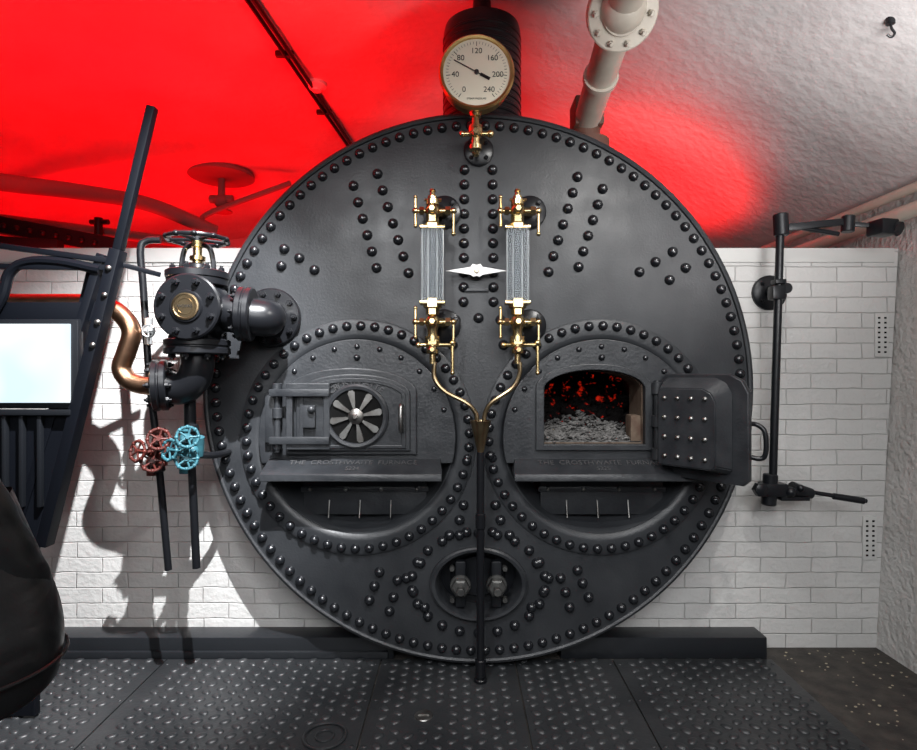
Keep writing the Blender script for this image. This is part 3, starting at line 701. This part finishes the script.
# ------------------------------------------------------------------ ceiling services
A0=at(622,8,-.33);A1=at(586,122,.45)
CPi=group('ceiling_steam_pipe',(A0+A1)/2)
b=B('pipe',M_pipe,CPi)
b.cyl(A0,A1,.064,seg=32)
dv=(A0-A1).normalized()
b.cyl(A0,A0+dv*.5,.064,seg=32)
b.lathe(A0-dv*.02,V(dv.x*.4,-.75,-.62),[(.12,-.02),(.125,-.016),(.125,.002),(.121,.006),(.121,.010),(.125,.014),(.125,.032),(.12,.036),(.075,.036),(.070,.05),(0,.052)],44)
b.bolts(A0-dv*.02+V(dv.x*.4,-.75,-.62).normalized()*.036,V(dv.x*.4,-.75,-.62),.100,10,.012,.014)
b.sph(A0,.085)
b.lathe(A0*.45+A1*.55,dv,[(.075,0),(.075,.03)],28)
b.sph(A1,.070)
b.done()
b=B('pipe_saddle',M_wood,CPi);b.box(A1+V(0,0,.03),(.14,.15,.14),None,.01).cyl(A1,V(A1.x,A1.y,A1.z-.22),.066,seg=24).lathe(A1+V(0,0,-.10),(0,0,-1),[(.11,0),(.11,.05)],28);b.done()
CO=group('ceiling_conduit',(-.95,1,2.98))
b=B('conduit',M_dark,CO)
for dx in(0,.035): b.cyl((-1.075+dx,-.6,zc(-1.07)-.02),(-.83+dx,2.4,zc(-.83)-.02),.012,seg=12)
for yy in (.1,.8,1.5): b.box((-1.03+.08*(yy),yy,zc(-1)-.012),(.10,.03,.03),None,.003)
b.done()
dp=at(316,84,0);s_=(zc(-.75)-CZ)/(dp.z-CZ);dp=V(dp.x*s_,(D)*s_-D,zc(-.75)-.0)
SD=group('smoke_detector',dp)
b=B('detector',M_white,SD);b.lathe(dp,(0,0,-1),[(.06,-.01),(.06,.018),(.045,.03),(.03,.034),(.028,.045),(0,.046)],28);b.done()
def onceil(u,v,x0):
    p=at(u,v,0);s_=(zc(x0)-CZ)/(p.z-CZ);return V(p.x*s_,D*s_-D,zc(x0))
SP=group('ceiling_sprinkler',onceil(221,176,-2.2))
q0=onceil(221,176,-2.2)
b=B('rose',M_pipe2,SP);b.lathe(q0+V(0,0,.02),(0,0,-1),[(.27,0),(.27,.03),(.24,.045),(0,.05)],40);b.cyl(q0,q0+V(0,0,-.22),.03,seg=14).cyl(q0+V(-.10,0,-.20),q0+V(.10,0,-.20),.035,seg=14,bev=.006).sph(q0+V(0,0,-.22),.06).lathe(q0+V(0,0,-.28),(0,0,-1),[(.03,0),(.09,.02),(.09,.03)],20)
b.done()
PL=group('ceiling_water_pipe',at(100,205,2))
b=B('pipe',M_pipe2,PL)
b.tube([at(-60,168,.9),at(0,182,1.2),at(80,192,1.6),at(150,205,2.0),at(215,232,2.3)],.055,16)
b.tube([at(200,222,2.3),at(212,212,2.4),at(290,183,2.6)],.022,12)
b.cyl(at(-40,214,2.2),at(210,246,2.2),.04,seg=14)
b.done()
b=B('pipe_valves',M_dark,PL)
b.cyl(at(98,218,2.1),at(98,240,2.1),.03,seg=12).cyl(at(90,222,2.1),at(108,222,2.1),.02,seg=10)
b.done()
ST=group('steel_gantry',at(50,240,1.5))
b=B('beams',M_frame,ST)
b.beam(at(-60,214,1.2),at(120,248,1.2),.10,.12,.004);b.beam(at(-60,238,.9),at(60,246,.9),.06,.06,.004)
for k in range(9): b.dome(at(-10+13*k,223.5+2.45*k,1.135),.018,.015)
b.done()
h0=at(890,10,-.30);kk=(zc(1.42)-CZ)/(h0.z-CZ);h0=V(h0.x*kk,-D+(D-.30)*kk,0);h0.z=zc(h0.x)
HK=group('ceiling_hook',h0)
b=B('hook',M_dark,HK);b.cyl(h0+V(0,0,.01),h0+V(0,0,-.02),.014,seg=12);b.tube([h0+V(0,0,-.015),h0+V(.004,0,-.035),h0+V(.014,0,-.05),h0+V(.004,0,-.064),h0+V(-.012,0,-.056)],.004,8);b.done()
RP=group('side_wall_pipe',(1.93,0,1.95))
b=B('pipes',M_pipe,RP)
b.cyl((1.925,-2.5,1.93),(1.925,4.4,1.93),.032,seg=16).cyl((1.945,-2.5,2.03),(1.945,4.4,2.03),.022,seg=14)
b.done()
# ------------------------------------------------------------------ visitor in leather jacket
VI=group('visitor',(-1.0,-1.45,0))
def skinned(name,verts,edges,m,root,sub=2,mats=None,pick=None,disp=0):
    me=bpy.data.meshes.new(name);me.from_pydata([v[0] for v in verts],edges,[])
    o=bpy.data.objects.new(name,me);col.objects.link(o)
    sk=o.modifiers.new('s','SKIN');sk.use_smooth_shade=True
    for i,v in enumerate(verts):
        r=v[1];me.skin_vertices[0].data[i].radius=r if isinstance(r,tuple) else (r,r)
        me.skin_vertices[0].data[i].use_root=(i==root)
    s=o.modifiers.new('u','SUBSURF');s.levels=sub;s.render_levels=sub
    dg=bpy.context.evaluated_depsgraph_get();m2=bpy.data.meshes.new_from_object(o.evaluated_get(dg));bpy.data.objects.remove(o)
    m2.materials.clear()
    for q_ in ([m] if mats is None else mats): m2.materials.append(q_)
    for p in m2.polygons:
        p.use_smooth=True
        if pick: p.material_index=pick(p.center)
    if disp:
        for v in m2.vertices:
            n=noise.noise(V(v.co.x*7,v.co.y*7,v.co.z*18));v.co+=v.normal*n*disp
    return link(bpy.data.objects.new(name,m2),VI)
X0,Y0=-.985,-1.45
def w(x,y,z): return (X0+x,Y0+y,z)
vs=[(w(0,0,.90),(.16,.12)),(w(-.02,0,1.05),(.13,.11)),(w(-.06,.0,1.25),(.145,.12)),(w(-.08,.01,1.38),(.12,.09)),(w(-.08,.02,1.46),(.055,.055)),(w(-.08,.03,1.53),(.05,.052)),
 (w(.035,0,1.385),(.072,.072)),(w(.085,0,1.34),(.066,.066)),(w(.160,-.05,1.12),(.062,.062)),(w(.225,.0,.93),(.056,.056)),(w(.245,.06,.80),(.046,.046)),
 (w(-.215,0,1.385),(.072,.072)),(w(-.265,0,1.34),(.066,.066)),(w(-.29,-.03,1.08),(.056,.056)),(w(-.30,.06,.87),(.042,.042)),
 (w(.10,0,.80),(.10,.10)),(w(.10,.02,.48),(.065,.065)),(w(.10,0,.12),(.045,.045)),(w(.10,.0,.055),(.045,.04)),(w(.105,.14,.045),(.04,.032)),
 (w(-.10,0,.80),(.10,.10)),(w(-.10,.02,.48),(.065,.065)),(w(-.10,0,.12),(.045,.045)),(w(-.10,0,.055),(.045,.04)),(w(-.105,.14,.045),(.04,.032))]
es=[(0,1),(1,2),(2,3),(3,4),(4,5),(3,6),(6,7),(7,8),(8,9),(9,10),(3,11),(11,12),(12,13),(13,14),(0,15),(15,16),(16,17),(17,18),(18,19),(0,20),(20,21),(21,22),(22,23),(23,24)]
def pk(c):
    if c.z>1.45: return 2
    if c.z<.09: return 3
    if c.z<.82 and abs(c.x-X0)<.19: return 1
    return 0
skinned('body',vs,es,None,0,3,[M_leather,M_trouser,M_skin,M_dark],pk,.010)
bm=bmesh.new();rows=[(.70,.250,.18),(.705,.262,.185),(.74,.272,.19),(.80,.272,.18),(.86,.250,.168),(.94,.215,.15),(1.02,.18,.14)]
gr=[]
for z,a,c_ in rows:
    gr.append([bm.verts.new((X0+.04+(a*(1+.03*noise.noise(V(math.cos(t)*2,math.sin(t)*2,z*6))))*math.cos(t),Y0+c_*math.sin(t),z+.010*math.sin(3*t))) for t in [2*math.pi*i/64 for i in range(64)]])
for a,c_ in zip(gr,gr[1:]):
    for i in range(64): bm.faces.new((a[i],a[(i+1)%64],c_[(i+1)%64],c_[i]))
bm.faces.new(gr[0][::-1]);me=bpy.data.meshes.new('jacket_skirt');bmesh.ops.recalc_face_normals(bm,faces=bm.faces);bm.to_mesh(me);bm.free();o_=fin('jacket_skirt',me,M_leather,VI,60)
ss=o_.modifiers.new('s','SUBSURF');ss.levels=2;ss.render_levels=2
b=B('jacket_hem_seam',M_leather,VI);b.tor((X0+.04,Y0,.752),(0,0,1),.272,.0035,64,8,1,.695);b.done()
b=B('jacket_collar',M_leather,VI);b.lathe((X0-.08,Y0+.015,1.43),(0,0,1),[(.085,0),(.075,.05),(.068,.05),(.075,0)],28,True);b.done()
hc=V(X0-.08,Y0+.045,1.62)
b=B('head',M_skin,VI);b.sph(hc,.10,.78,.95,1.15,32,24)
b.sph(hc+V(0,.092,-.01),.014,.8,1.3,1.6,12,8).sph(hc+V(0,.075,-.075),.03,1.1,.8,.8,12,8)
for s in(-1,1): b.sph(hc+V(s*.078,-.005,-.005),.022,.35,.8,1.3,12,8)
b.done(180)
b=B('eyes',M_white,VI)
for s in(-1,1): b.sph(hc+V(s*.030,.083,.008),.010,1.2,.6,.8,10,8)
b.done()
b=B('pupils',M_ink,VI)
for s in(-1,1): b.sph(hc+V(s*.030,.089,.008),.0045,1,.6,1,8,6)
b.done()
b=B('lips',mat('lip_skin',(.42,.18,.15),0,.5),VI);b.sph(hc+V(0,.087,-.055),.012,1.7,.5,.5,12,8);b.done()
b=B('hair',M_hair,VI);b.sph(hc+V(0,-.016,.022),.105,.82,.95,1.12,28,18);b.done()
hw=V(*w(-.30,.06,.87))
hv=[(tuple(hw),.026),(tuple(hw+V(0,.015,-.05)),(.036,.018)),(tuple(hw+V(0,.025,-.09)),(.036,.016))]
skinned('palm',hv,[(0,1),(1,2)],M_skin,0,2)
for i in range(4):
    o=hw+V(.0,-.005+.018*i,-.095);L=[.062,.075,.08,.068][i]
    fv=[(tuple(o+V(0,0,.02)),.009),(tuple(o),.009),(tuple(o+V(.006,.004,-L*.5)),.0085),(tuple(o+V(.018,.008,-L)),.007)]
    skinned('finger_%d'%(i+1),fv,[(0,1),(1,2),(2,3)],M_skin,0,1)
o=hw+V(0,.03,-.04);skinned('thumb',[(tuple(o),.011),(tuple(o+V(.01,.03,-.03)),.010),(tuple(o+V(.018,.038,-.06)),.008)],[(0,1),(1,2)],M_skin,0,1)
# ------------------------------------------------------------------ lights
def spot(name,loc,tgt,e,size=60,blend=.5,rad=.03,c=(1,1,1)):
    L=bpy.data.lights.new(name,'SPOT');L.energy=e;L.spot_size=math.radians(size);L.spot_blend=blend;L.shadow_soft_size=rad;L.color=c
    o=bpy.data.objects.new(name,L);o.location=loc;o.rotation_euler=(Vector(tgt)-Vector(loc)).to_track_quat('-Z','Y').to_euler();col.objects.link(o)
def area(name,loc,tgt,e,sx,sy,c=(1,1,1),spread=180):
    L=bpy.data.lights.new(name,'AREA');L.shape='RECTANGLE';L.size=sx;L.size_y=sy;L.energy=e;L.color=c;L.spread=math.radians(spread)
    o=bpy.data.objects.new(name,L);o.location=loc;o.rotation_euler=(Vector(tgt)-Vector(loc)).to_track_quat('-Z','Y').to_euler();col.objects.link(o)
spot('spotlight_left',(-.40,-1.25,2.78),(-1.52,.2,.42),1050,52,.85,.012,(.97,.98,1))
spot('spotlight_face',(.9,-1.3,2.45),(.1,0,.95),75,88,.8,.03,(1,.98,.95))
spot('spotlight_right',(1.0,-.7,2.3),(1.45,.2,.7),14,85,.8,.03,(1,.98,.95))
spot('spotlight_face_left',(-.55,-1.7,2.5),(.05,0,.85),100,70,1.0,.03,(.98,.99,1))
area('room_fill',(0,-2.9,2.1),(0,0,.5),28,3,1.0,(.97,.98,1),90)  # added soft fill for sheen on the boiler face, not a fitting
area('vault_fill',(1.35,-1.3,1.75),(1.25,.3,2.7),9,.5,.5,(1,.97,.97),95)  # added white fill, brightens the right vault and the ceiling pipe
RED=(1,.0,.002)
area('red_uplight_left',(-1.7,.75,1.7),(-1.7,.75,3),52,1.6,.3,RED,125)
area('red_uplight_front',(-1.9,-.4,1.95),(-1.4,.1,3),12,.6,.3,RED,130)
area('red_uplight_rear',(-2.5,2.6,1.5),(-2.5,2.6,3),75,2.5,.5,RED)
area('red_uplight_right',(1.25,1.35,1.75),(1.15,1.35,3),17,.5,.3,RED,120)
wd=bpy.data.worlds.new('world');sc.world=wd;wd.use_nodes=True
wd.node_tree.nodes['Background'].inputs[0].default_value=(.82,.88,1,1);wd.node_tree.nodes['Background'].inputs[1].default_value=.06
cam=bpy.data.cameras.new('camera');cam.sensor_width=36;cam.lens=F*36/917
co=bpy.data.objects.new('camera',cam);co.location=(0,-D,CZ);co.rotation_euler=(math.pi/2,0,0);col.objects.link(co);sc.camera=co
sc.view_settings.view_transform='Standard'
